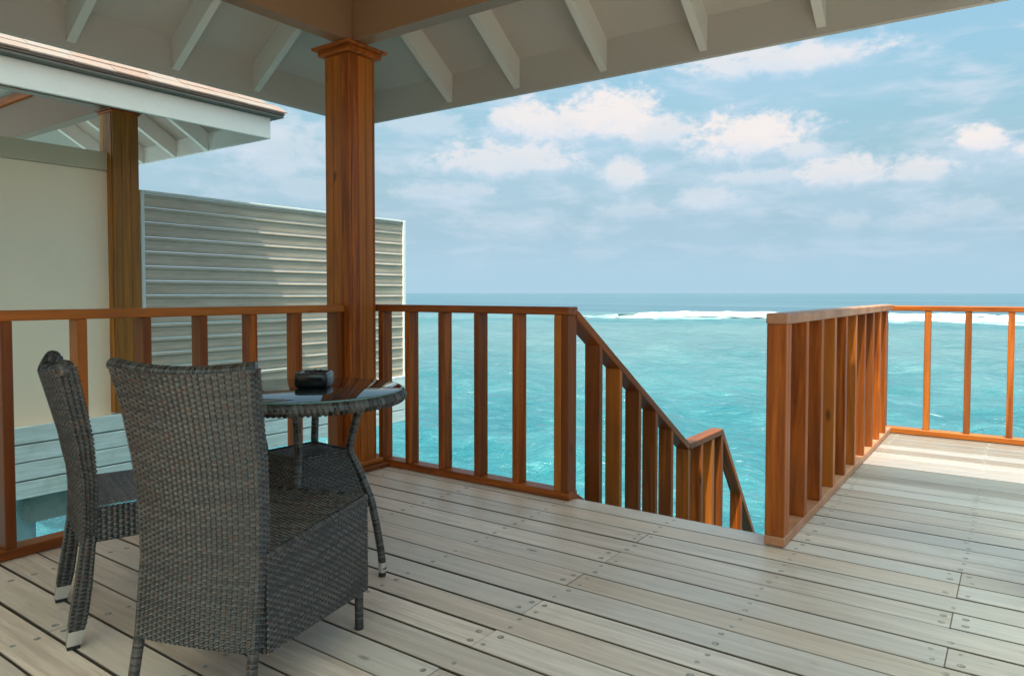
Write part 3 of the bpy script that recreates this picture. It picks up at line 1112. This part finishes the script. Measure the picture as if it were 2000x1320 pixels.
def rafter_y(xc, y1, y0):
    mb = MB()
    za, zb = zf + SL * (cyy - y1) - .001, zf + SL * (cyy - y0) - .001
    mb.prism([(y1, za), (y0, zb), (y0, zb - RD), (y1, za - RD)], 0, xc - .024, xc + .024)
    return mb.build('rafter', RAFTER, roof, True)


def rafter_x(yc, x1, x0):
    mb = MB()
    za, zb = zf + SL * (x1 - cx) - .001, zf + SL * (x0 - cx) - .001
    vs = []
    for y in (yc - .024, yc + .024):
        vs += [(x1, y, za), (x0, y, zb), (x0, y, zb - RD), (x1, y, za - RD)]
    mb.add(vs, [[0, 1, 2, 3], [7, 6, 5, 4], [0, 4, 5, 1], [1, 5, 6, 2], [2, 6, 7, 3], [3, 7, 4, 0]])
    return mb.build('rafter', RAFTER, roof, True)


for xc in (-3.447, -2.845, -2.176, -1.522, -0.880, -0.218):
    rafter_y(xc, cyy - .001, 3.05 if xc > -3.4 else 3.24)
for yc in (3.075, 2.488, 1.877, 1.27, 0.66):
    rafter_x(yc, cx + .001, -3.40)

# ------------------------------------------------------------------ neighbouring water villa
nv = empty('water_villa', (-6.8, 2.0, 0))
tag(nv, 'neighbouring cream water villa with white fascia and terracotta shingle roof', 'villa')
NX, NY, NZ = -5.44, 3.97, 2.515
box('wall', CREAM, nv, -6.53, -6.41, -2.0, 3.03, 0.09, 2.194, .004)
box('beam', TAN, nv, -6.55, -6.385, -2.0, 3.017, 2.195, 2.352, .004)
# post
PXa, PXb, PYa, PYb = -6.53, -6.30, 3.02, 3.240
npost = box('post', GOLD, nv, PXa + .015, PXb - .015, PYa + .015, PYb - .015, 0.116, 2.70)
for k in range(3):
    w3 = (PYb - PYa) / 3
    box('board', GOLD, npost, PXb - .0145, PXb, PYa + w3 * k + .001, PYa + w3 * (k + 1) - .001, 0.118, 2.69, .002)
    w4 = (PXb - PXa - .03) / 3
    box('board', GOLD, npost, PXa + w4 * k + .001, PXa + w4 * (k + 1) - .001, PYa + .0005, PYa + .0145, 0.118, 2.69, .002)
for o in npost.children:
    o.location = -Vector(nv.location) + Vector(nv.location)
for (e, z0, z1) in ((0.012, 2.690, 2.708), (0.026, 2.709, 2.727)):
    box('capital', WOOD['x'], nv, PXa - e, PXb + e, PYa - e, PYb + e, z0, z1, .004)
box('beam', BEAM, nv, -10.5, -6.32, 3.03, 3.14, 2.728, 3.07, .004)
box('beam', BEAM, nv, -6.47, -6.36, -2.0, 3.028, 2.728, 3.06, .004)
box('beam', WOOD['x'], nv, -10.5, -6.48, 3.00, 3.06, 3.072, 3.15, .004)
# fascia and drip edge
box('fascia', WHITE, nv, NX - .03, NX, -2.0, NY, NZ, 2.70, .004)
box('fascia', WHITE, nv, -11, NX - .031, NY - .03, NY, NZ, 2.70, .004)
DRIP = paint('dark_drip_edge', (0.16, 0.145, 0.13), 0.8, 0.3)
box('drip_edge', DRIP, nv, NX - .06, NX + .075, -2.0, NY + .085, 2.702, 2.722, .003)
box('drip_edge', DRIP, nv, -11, NX - .061, NY - .06, NY + .085, 2.702, 2.722, .003)
# soffit
SLN = 0.62
ncx, ncy = NX - .031, NY - .031
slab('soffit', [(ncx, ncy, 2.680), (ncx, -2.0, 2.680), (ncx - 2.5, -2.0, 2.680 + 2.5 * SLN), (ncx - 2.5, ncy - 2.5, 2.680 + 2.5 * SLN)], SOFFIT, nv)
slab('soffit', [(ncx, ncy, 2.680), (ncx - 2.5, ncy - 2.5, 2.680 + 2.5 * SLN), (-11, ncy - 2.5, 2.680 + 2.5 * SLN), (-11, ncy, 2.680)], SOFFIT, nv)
for xc in (-6.38, -6.95, -7.57, -8.2):
    mb = MB()
    za, zb = 2.678, 2.678 + SLN * (ncy - 3.16)
    mb.prism([(ncy, za), (3.16, zb), (3.16, zb - .17), (ncy, za - .17)], 0, xc - .024, xc + .024)
    mb.build('rafter', WHITE, nv, True)
for yc in (2.4, 1.8, 1.2, 0.6, 0.0):
    mb = MB()
    vs = []
    for y in (yc - .024, yc + .024):
        vs += [(ncx, y, 2.678), (-6.36, y, 2.678 + SLN * (ncx + 6.36)), (-6.36, y, 2.533 + SLN * (ncx + 6.36)), (ncx, y, 2.533)]
    mb.add(vs, [[0, 1, 2, 3], [7, 6, 5, 4], [0, 4, 5, 1], [1, 5, 6, 2], [2, 6, 7, 3], [3, 7, 4, 0]])
    mb.build('rafter', WHITE, nv, True)
# roof: bed plus individual shingles on the first courses
zb0 = 2.726
nroof = slab('roof', [(NX + .08, NY + .09, zb0), (NX + .08, -2.0, zb0), (NX - 2.6, -2.0, zb0 + SLN * 2.68), (NX - 2.6, NY - 2.59, zb0 + SLN * 2.68)], SHINGLE, nv, .02)
tag(slab('roof', [(NX + .08, NY + .09, zb0), (NX - 2.6, NY - 2.59, zb0 + SLN * 2.68), (-11, NY - 2.59, zb0 + SLN * 2.68), (-11, NY + .09, zb0)], SHINGLE, nv, .02))
for c in range(4):
    yv = NY + .105 - c * 0.13 / math.sqrt(1 + SLN ** 2)
    lift = 0.012
    y = -1.9 + (0.14 if c % 2 else 0)
    while y < yv - .02:
        w_ = RNG.uniform(0.24, 0.31)
        y2 = min(y + w_, yv)
        xa = NX + .100 - c * .13 / math.sqrt(1 + SLN ** 2)
        xb = xa - .17 / math.sqrt(1 + SLN ** 2)
        za = zb0 + .022 + SLN * (NX + .08 - xa) + RNG.uniform(.002, .006)
        zb_ = zb0 + .021 + SLN * (NX + .08 - xb)
        tw = RNG.uniform(-.003, .003)
        mb = MB()
        mb.add([(xa, y + .002, za), (xa, y2 - .002, za + tw), (xb, y2 - .002, zb_), (xb, y + .002, zb_),
                (xa, y + .002, za + .011), (xa, y2 - .002, za + .011 + tw), (xb, y2 - .002, zb_ + .008), (xb, y + .002, zb_ + .008)],
               [[3, 2, 1, 0], [4, 5, 6, 7], [0, 1, 5, 4], [1, 2, 6, 5], [2, 3, 7, 6], [3, 0, 4, 7]])
        o = mb.build('shingle', SHINGLE, nroof, True)
        y = y2
# villa base: boarding, beams, pile
zt = 0.112
for k in range(4):
    z1 = zt - .143 * k
    z0 = z1 - .133 - (0.0 if k < 3 else 0.0)
    box('skirt_board', SKIRT, nv, -6.31, -6.28, -2.0, 6.60, z0, z1 + RNG.uniform(-.002, .002), .004)
box('floor', SKIRT, nv, -9.5, -6.312, -2.0, 6.58, 0.03, 0.088, .004)
box('backing', CONC, nv, -6.37, -6.34, -2.0, 6.55, -0.43, 0.02, .004)
mbm = MB()
poly = [(2.44, -.49), (3.7, -.49), (3.7, -.70), (2.40, -.70), (2.375, -.685), (2.37, -.66), (2.355, -.64), (2.345, -.60), (2.35, -.56), (2.375, -.52), (2.41, -.495)]
mbm.prism(poly, 0, -6.56, -6.46)
mbm.build('bearer', CONC, nv, True)
PILE = paint('pale_pile', (0.40, 0.52, 0.53), 0.8, 0.5, (0.25, 0.34, 0.34), 5)
for (px_, py_) in ((-6.64, 2.43), (-6.64, 6.2), (-8.8, 6.2), (-8.8, 2.4)):
    lathe('pile', [(0.075, SEA_Z - 1), (0.075, 0.02)], PILE, nv, 20).location = Vector((px_, py_, 0)) - origin_of(nv)

# privacy screen of grey siding
scr = empty('privacy_screen', (-6.35, 4.95, 0.09))
tag(scr, 'grey ribbed siding privacy screen with white frame beside the neighbouring villa', 'screen')
z = 0.093
pitch = 0.1302
while z < 2.0:
    z1 = min(z + pitch, 2.035)
    hgt = z1 - z
    prf = [(-6.372, z + .002), (-6.352, z + .002), (-6.345, z + .007), (-6.345, z + .030), (-6.350, z + .055),
           (-6.349, z + hgt - .040), (-6.338, z + hgt - .026), (-6.340, z + hgt - .016), (-6.352, z + hgt - .004), (-6.372, z + hgt - .004)]
    mb = MB()
    n = len(prf)
    vs = [(x, 3.30, zz) for x, zz in prf] + [(x, 6.555, zz) for x, zz in prf]
    mb.add(vs, [list(range(n)), list(range(n, 2 * n))[::-1]] + [[i, n + i, n + (i + 1) % n, (i + 1) % n] for i in range(n)])
    mb.build('slat', SIDING, scr, True)
    z = z1
box('frame', WHITE, scr, -6.385, -6.325, 6.557, 6.60, 0.09, 2.06, .004)
box('frame', FRAME, scr, -6.385, -6.325, 3.262, 3.298, 0.09, 2.06, .004)
box('frame', FRAME, scr, -6.385, -6.325, 3.299, 6.556, 2.037, 2.06, .004)

# ------------------------------------------------------------------ table
TC = (-2.316, 1.846)
tb = empty('wicker_table', (TC[0], TC[1], 0), math.radians(41))
tag(tb, 'round dark wicker table with smoked glass top and curved legs by the post', 'table')
LEG = [(.232, .735), (.203, .681), (.182, .598), (.166, .535), (.166, .512), (.202, .442), (.252, .315), (.274, .199), (.291, .093), (.296, .030)]
ra = np.linspace(0, 2 * np.pi, 33)
# woven rim
nr_ = 900
th = np.linspace(0, 2 * np.pi, nr_, endpoint=False)
ns = 14
al = np.linspace(0, 2 * np.pi, ns, endpoint=False)
ph = th[:, None] * 0.39 / 0.0075 + 1.2 * al[None, :] / (2 * np.pi)
ph = th[:, None] * 120 / (2 * np.pi) + 1.0 * al[None, :] / (2 * np.pi)
rr = 0.0215 * (0.80 + .26 * np.abs(np.sin(np.pi * ph)))
Pr = np.stack([(0.374 + rr * np.cos(al)[None]) * np.cos(th)[:, None], (0.374 + rr * np.cos(al)[None]) * np.sin(th)[:, None], 0.7405 + 1.12 * rr * np.sin(al)[None]], -1)
stn = NR.random(120)[np.floor(ph).astype(int) % 120]
Pr = np.concatenate([Pr, Pr[:1]], 0)
stn = np.concatenate([stn, stn[:1]], 0)
link('rim', grid_mesh('rim', Pr, True, stn), WICKER, tb)
lathe('under_top', [(0.01, .735), (0.372, .735), (0.372, .722), (0.01, .722)], DARKIN, tb, 48, False)
top = lathe('glass_top', [(0.0005, .770), (0.372, .770), (0.376, .7685), (0.377, .766), (0.376, .762), (0.0005, .762)], GLASS, tb, 96, False)
lathe('glass_edge', [(0.3772, .7695), (0.3790, .7675), (0.3790, .7635), (0.3772, .7625)], GEDGE, tb, 96, True)
for k in range(4):
    a = math.pi / 2 * k
    c_, s_ = math.cos(a), math.sin(a)
    lg = wrapped('leg', [(c_ * p, s_ * p, zz) for p, zz in LEG], 0.0155, tb, 12, .06)
    foot = MB()
    n = 14
    for zz, rr_ in ((0.058, .0163), (0.018, .0163), (0.0175, .0150), (0.0, .0145)):
        pp = 0.2945
        foot.v += [(c_ * pp + rr_ * math.cos(2 * math.pi * i / n), s_ * pp + rr_ * math.sin(2 * math.pi * i / n), zz) for i in range(n)]
    cap = MB()
    cap.add(foot.v[:2 * n], [[i, (i + 1) % n, n + (i + 1) % n, n + i] for i in range(n)] + [list(range(n))])
    cp_o = cap.local('leg_cap', METAL, lg, True)
    rub = MB()
    rub.add(foot.v[2 * n:], [[i, (i + 1) % n, n + (i + 1) % n, n + i] for i in range(n)] + [list(range(n)), list(range(n, 2 * n))])
    rub.local('foot', RUBBER, lg, True)
# shelf and flared woven skirt between the legs
hs = 0.160


def shelf(U, V):
    a, b_ = (U * 2 - 1), (V * 2 - 1)
    q = hs
    return np.stack([(a - b_) / 2 * q, (a + b_) / 2 * q, 0.518 + 0 * U], -1)


weave('shelf', shelf, .226, .226, tb, stake=.013, row=.0075, amp=.0016, mat=WICKER_TOPLIT)
lp, lz = np.array([p for p, _ in LEG]), np.array([zz for _, zz in LEG])


def skirt_side(k):
    def fn(U, V):
        zz = 0.515 - V * (0.515 - 0.292)
        rho = np.interp(-zz, -lz, lp)
        a0, a1 = math.pi / 2 * k, math.pi / 2 * (k + 1)
        A = np.stack([rho * math.cos(a0), rho * math.sin(a0)], -1)
        B = np.stack([rho * math.cos(a1), rho * math.sin(a1)], -1)
        Q = A * (1 - U[..., None]) + B * U[..., None]
        return np.stack([Q[..., 0], Q[..., 1], zz], -1)
    return fn


for k in range(4):
    weave('skirt_panel', skirt_side(k), .29, .245, tb, stake=.0150, row=.0085, flip=True)
for k in range(4):
    a0, a1 = math.pi / 2 * k, math.pi / 2 * (k + 1)
    wrapped('edge_braid', [(.166 * math.cos(a0), .166 * math.sin(a0), .520), (.166 * math.cos(a1), .166 * math.sin(a1), .520)], .005, tb, 8, .1, 1)

# ashtray
ang = math.atan2(.577, .816)
ash = empty('ashtray', (-2.285 - .577 * .065, 1.8365 + .816 * .065, 0.7705), ang)
tag(ash, 'small square black glazed ashtray on the glass table top', 'ashtray')


def rounded(hw, r, n=5):
    o = []
    for q, (sx, s_y) in enumerate(((1, 1), (-1, 1), (-1, -1), (1, -1))):
        for i in range(n + 1):
            a = math.pi / 2 * q + math.pi / 2 * i / n
            o.append((sx * (hw - r) + r * math.cos(a), s_y * (hw - r) + r * math.sin(a)))
    return o


lay = [(0.052, 0.0), (0.060, 0.004), (0.0655, 0.012), (0.0665, 0.040), (0.0655, 0.056), (0.061, 0.0625), (0.056, 0.063), (0.050, 0.060), (0.047, 0.03), (0.045, 0.022)]
mb = MB()
ringn = None
for li, (hw, zz) in enumerate(lay):
    rg = rounded(hw, hw * .3)
    ringn = len(rg)
    for (x, y) in rg:
        zq = zz
        if zz > .055 and (abs(x) < .007 or abs(y) < .007):
            zq = zz - .010
        mb.v.append((x, y, zq))
for li in range(len(lay) - 1):
    for i in range(ringn):
        j = (i + 1) % ringn
        mb.f.append((li * ringn + i, li * ringn + j, (li + 1) * ringn + j, (li + 1) * ringn + i))
mb.f.append(tuple(range(ringn))[::-1])
mb.f.append(tuple((len(lay) - 1) * ringn + i for i in range(ringn)))
o = mb.local('bowl', BLACK, ash)
for p_ in o.data.polygons:
    p_.use_smooth = len(p_.vertices) == 4
# notch blocks for resting cigarettes
for (x, y) in ((0, -.057), (0, .057), (-.057, 0), (.057, 0)):
    for d in (-.0115, .0115):
        bx = (x + d, y) if x == 0 else (x, y + d)
        MB().box(bx[0] - .005, bx[0] + .005, bx[1] - .005, bx[1] + .005, .058, .0655, .002).local('notch_rest', BLACK, ash)

# ------------------------------------------------------------------ chair with boxed woven skirt (near)
fA = Vector((-.345, .94, 0)).normalized()
rA = Vector((fA.y, -fA.x, 0))
oA = Vector((-1.81, 1.674, 0))
cA = oA - fA * .29 - rA * .235
chA = empty('wicker_armless_chair', cA, math.atan2(rA.y, rA.x))
tag(chA, 'nearest dark wicker chair with its back to us, boxed woven skirt under the seat', 'chair', 'wicker chairs at the round table')
zk = np.array([.955, .842, .70, .56, .42, .195, .12])
xr_ = np.array([.232, .228, .232, .232, .232, .226, .222])
xl_ = np.array([-.222, -.197, -.176, -.158, -.152, -.158, -.162])
yf_ = np.array([-.272, -.257, -.244, -.239, -.242, -.262, -.275])


def lerp(zz, arr):
    return np.interp(-zz, -zk, arr)


def backA(U, V):
    # U runs round the slab: outer face right->left, left edge, inner face, right edge
    per = np.array([0, .42, .47, .89, .94]) / .94
    top = 0.955 - 0.012 * 0
    zz = 0.206 + V * (top - 0.206)
    t = np.interp(U, per, [0, 1, 1, 0, 0])
    d = np.interp(U, per, [0, 0, 1, 1, 0])
    # rounded ends
    xr, xl, yf = lerp(zz, xr_), lerp(zz, xl_), lerp(zz, yf_)
    x = xr + (xl - xr) * t
    bulge = 0.024 * (1 - (2 * t - 1) ** 2) * np.interp(zz, [.18, .5, .95], [.35, .8, 1.25])
    y = yf - .046 * (1 - d) - bulge
    dip = 0.016 * (1 - (2 * t - 1) ** 2) * V ** 3
    return np.stack([x, y, zz - dip], -1)


weave('back', backA, .94, .77, chA, True, stake=.0165, row=.0076)


def braid(name, pts, r, parent, twist=1.0, amp=.13):
    return wrapped(name, pts, r, parent, 12, amp, twist)


ts = np.linspace(0, 1, 30)
top = []
for t in ts:
    zz = .955 - 0.016 * (1 - (2 * t - 1) ** 2)
    top.append((float(xr_[0] + (xl_[0] - xr_[0]) * t), float(yf_[0] - .023 - .030 * (1 - (2 * t - 1) ** 2)), zz))
braid('top_braid', top, .0185, chA, 1.5)
# seat box
XL, XR_, YB, YF = -.170, .236, -.262, .322


def skirtA(U, V):
    w_, d_ = XR_ - XL, YF - YB
    per = np.array([0, w_, w_ + d_, 2 * w_ + d_, 2 * w_ + 2 * d_]) / (2 * w_ + 2 * d_)
    x = np.interp(U, per, [XL, XR_, XR_, XL, XL])
    y = np.interp(U, per, [YF, YF, YB, YB, YF])
    zb = np.interp(y, [YB, YF], [.186, .126])
    zz = zb + (1 - V) * (.448 - zb)
    return np.stack([x, y, zz], -1)


weave('seat_skirt', skirtA, 1.956, .29, chA, True, stake=.0165, row=.0092, amp=.0036, flip=False)


def seatA(U, V):
    x = XL + (XR_ - XL) * U
    y = YB + (YF - YB) * V
    sag = .010 * np.sin(np.pi * U) * np.sin(np.pi * V)
    return np.stack([x, y, .452 - sag], -1)


weave('seat', seatA, .406, .584, chA, False, stake=.0150, row=.0085, amp=.0016, mat=WICKER_TOPLIT)
braid('seat_edge', [(XR_ - .004, YB, .450), (XR_ - .004, YF - .004, .450)], .0095, chA, 1.0)
braid('seat_edge', [(XL + .004, YF - .004, .450), (XR_ - .004, YF - .004, .450)], .0095, chA, 1.0)
braid('seat_edge', [(XL + .004, YB, .450), (XL + .004, YF - .004, .450)], .0095, chA, 1.0)
for (x, y, tx, ty, zt_) in ((.218, .290, .218, .290, .2), (-.152, .290, -.152, .290, .2), (.212, -.284, .208, -.316, .25), (-.148, -.284, -.168, -.316, .25)):
    lg = wrapped('leg', [(x, y, zt_), (tx, ty, .012)], .0148, chA, 12, .07)
    cp2 = MB()
    n = 12
    cp2.add([(tx + .0150 * math.cos(2 * math.pi * i / n), ty + .0150 * math.sin(2 * math.pi * i / n), zz) for zz in (0.0, .0125) for i in range(n)],
            [list(range(n))[::-1], list(range(n, 2 * n))] + [[i, (i + 1) % n, n + (i + 1) % n, n + i] for i in range(n)])
    cp2.local('foot', RUBBER, lg, True)

# ------------------------------------------------------------------ sabre-legged chair (left)
fB = Vector((.31, .95, 0)).normalized()
rB = Vector((fB.y, -fB.x, 0))
oB = Vector((-2.47, 1.03, 0))
cB = oB + fB * .24 - rB * .24
chB = empty('wicker_armless_chair', cB, math.atan2(rB.y, rB.x))
tag(chB, 'left dark wicker chair seen edge-on, sabre rear legs with metal caps', 'chair', 'wicker chairs at the round table')
zB = np.array([.92, .81, .675, .54, .44, .35, .20, .10, .02, 0])
sb = np.array([-.034, -.012, .016, .035, .038, .034, .013, -.004, -.014, -.016]) - .24
sf = np.array([.026, .047, .070, .079, .077, .073, .060, .046, .026, .022]) - .24


def backB(U, V):
    per = np.array([0, .47, .53, 1.00, 1.06]) / 1.06
    zz = .335 + V * (.915 - .335)
    t = np.interp(U, per, [0, 1, 1, 0, 0])
    d = np.interp(U, per, [0, 0, 1, 1, 0])
    x = .240 - .485 * t
    bul = (1 - (2 * t - 1) ** 2)
    y0, y1 = np.interp(-zz, -zB, sb), np.interp(-zz, -zB, sf)
    y = y0 + (y1 - y0) * d - .030 * bul * np.interp(zz, [.34, .6, .92], [.2, .7, 1])
    return np.stack([x, y, zz - .030 * bul * V ** 3], -1)


weave('back', backB, 1.06, .59, chB, True, stake=.0165, row=.0076)
top = []
for t in ts:
    bul = 1 - (2 * t - 1) ** 2
    top.append((.24 - .485 * t, -.243 - .03 * bul, .912 - .03 * bul))
braid('top_braid', top, .0265, chB, 1.5)


def sabre(xa, xb):
    def fn(U, V):
        per = np.array([0, .25, .5, .75, 1.0])
        zz = .36 - V * (.36 - .058)
        x = np.interp(U, per, [xa, xb, xb, xa, xa])
        d = np.interp(U, per, [0, 0, 1, 1, 0])
        y0, y1 = np.interp(-zz, -zB, sb), np.interp(-zz, -zB, sf)
        return np.stack([x, y0 + (y1 - y0) * d, zz], -1)
    return fn


for (xa, xb) in ((.196, .242), (-.247, -.201)):
    lg = weave('leg', sabre(xa, xb), .17, .305, chB, True, stake=.0212, row=.0066, amp=.0012, flip=True)
    for (nm, z0, z1, mt_, g) in (('leg_cap', .0125, .058, METAL, .0005), ('foot', 0.0, .012, RUBBER, -.001)):
        y0, y1 = float(np.interp(-z1, -zB, sb)), float(np.interp(-z1, -zB, sf))
        w0, w1 = float(np.interp(-z0, -zB, sb)), float(np.interp(-z0, -zB, sf))
        mb = MB()
        mb.add([(xa - g, w0 - g, z0), (xb + g, w0 - g, z0), (xb + g, w1 + g, z0), (xa - g, w1 + g, z0),
                (xa - g, y0 - g, z1), (xb + g, y0 - g, z1), (xb + g, y1 + g, z1), (xa - g, y1 + g, z1)],
               [[3, 2, 1, 0], [4, 5, 6, 7], [0, 1, 5, 4], [1, 2, 6, 5], [2, 3, 7, 6], [3, 0, 4, 7]])
        mb.local(nm, mt_, lg, True)


def seatB(U, V):
    x = -.235 + .47 * U
    y = -.19 + .45 * V
    return np.stack([x, y, .454 - .008 * np.sin(np.pi * U) * np.sin(np.pi * V)], -1)


weave('seat', seatB, .47, .45, chB, False, stake=.0165, row=.0085, amp=.0016, mat=WICKER_TOPLIT)


def apronB(U, V):
    w_, d_ = .474, .452
    per = np.array([0, w_, w_ + d_, 2 * w_ + d_, 2 * w_ + 2 * d_]) / (2 * w_ + 2 * d_)
    x = np.interp(U, per, [-.237, .237, .237, -.237, -.237])
    y = np.interp(U, per, [.262, .262, -.19, -.19, .262])
    zz = .450 - V * .115
    return np.stack([x, y, zz], -1)


weave('apron', apronB, 1.852, .115, chB, True, stake=.0165, row=.0088, amp=.0032)
for x in (.215, -.215):
    wrapped('leg', [(x, .24, .40), (x, .24, .012)], .0165, chB, 12, .06)

for me in list(bpy.data.meshes):
    if me.users == 0:
        bpy.data.meshes.remove(me)
print('tris', sum(sum(len(p.vertices) - 2 for p in o.data.polygons) if len(o.data.polygons) < 20000 else 2 * len(o.data.polygons) for o in S.objects if o.type == 'MESH'), 'objs', len(S.objects))
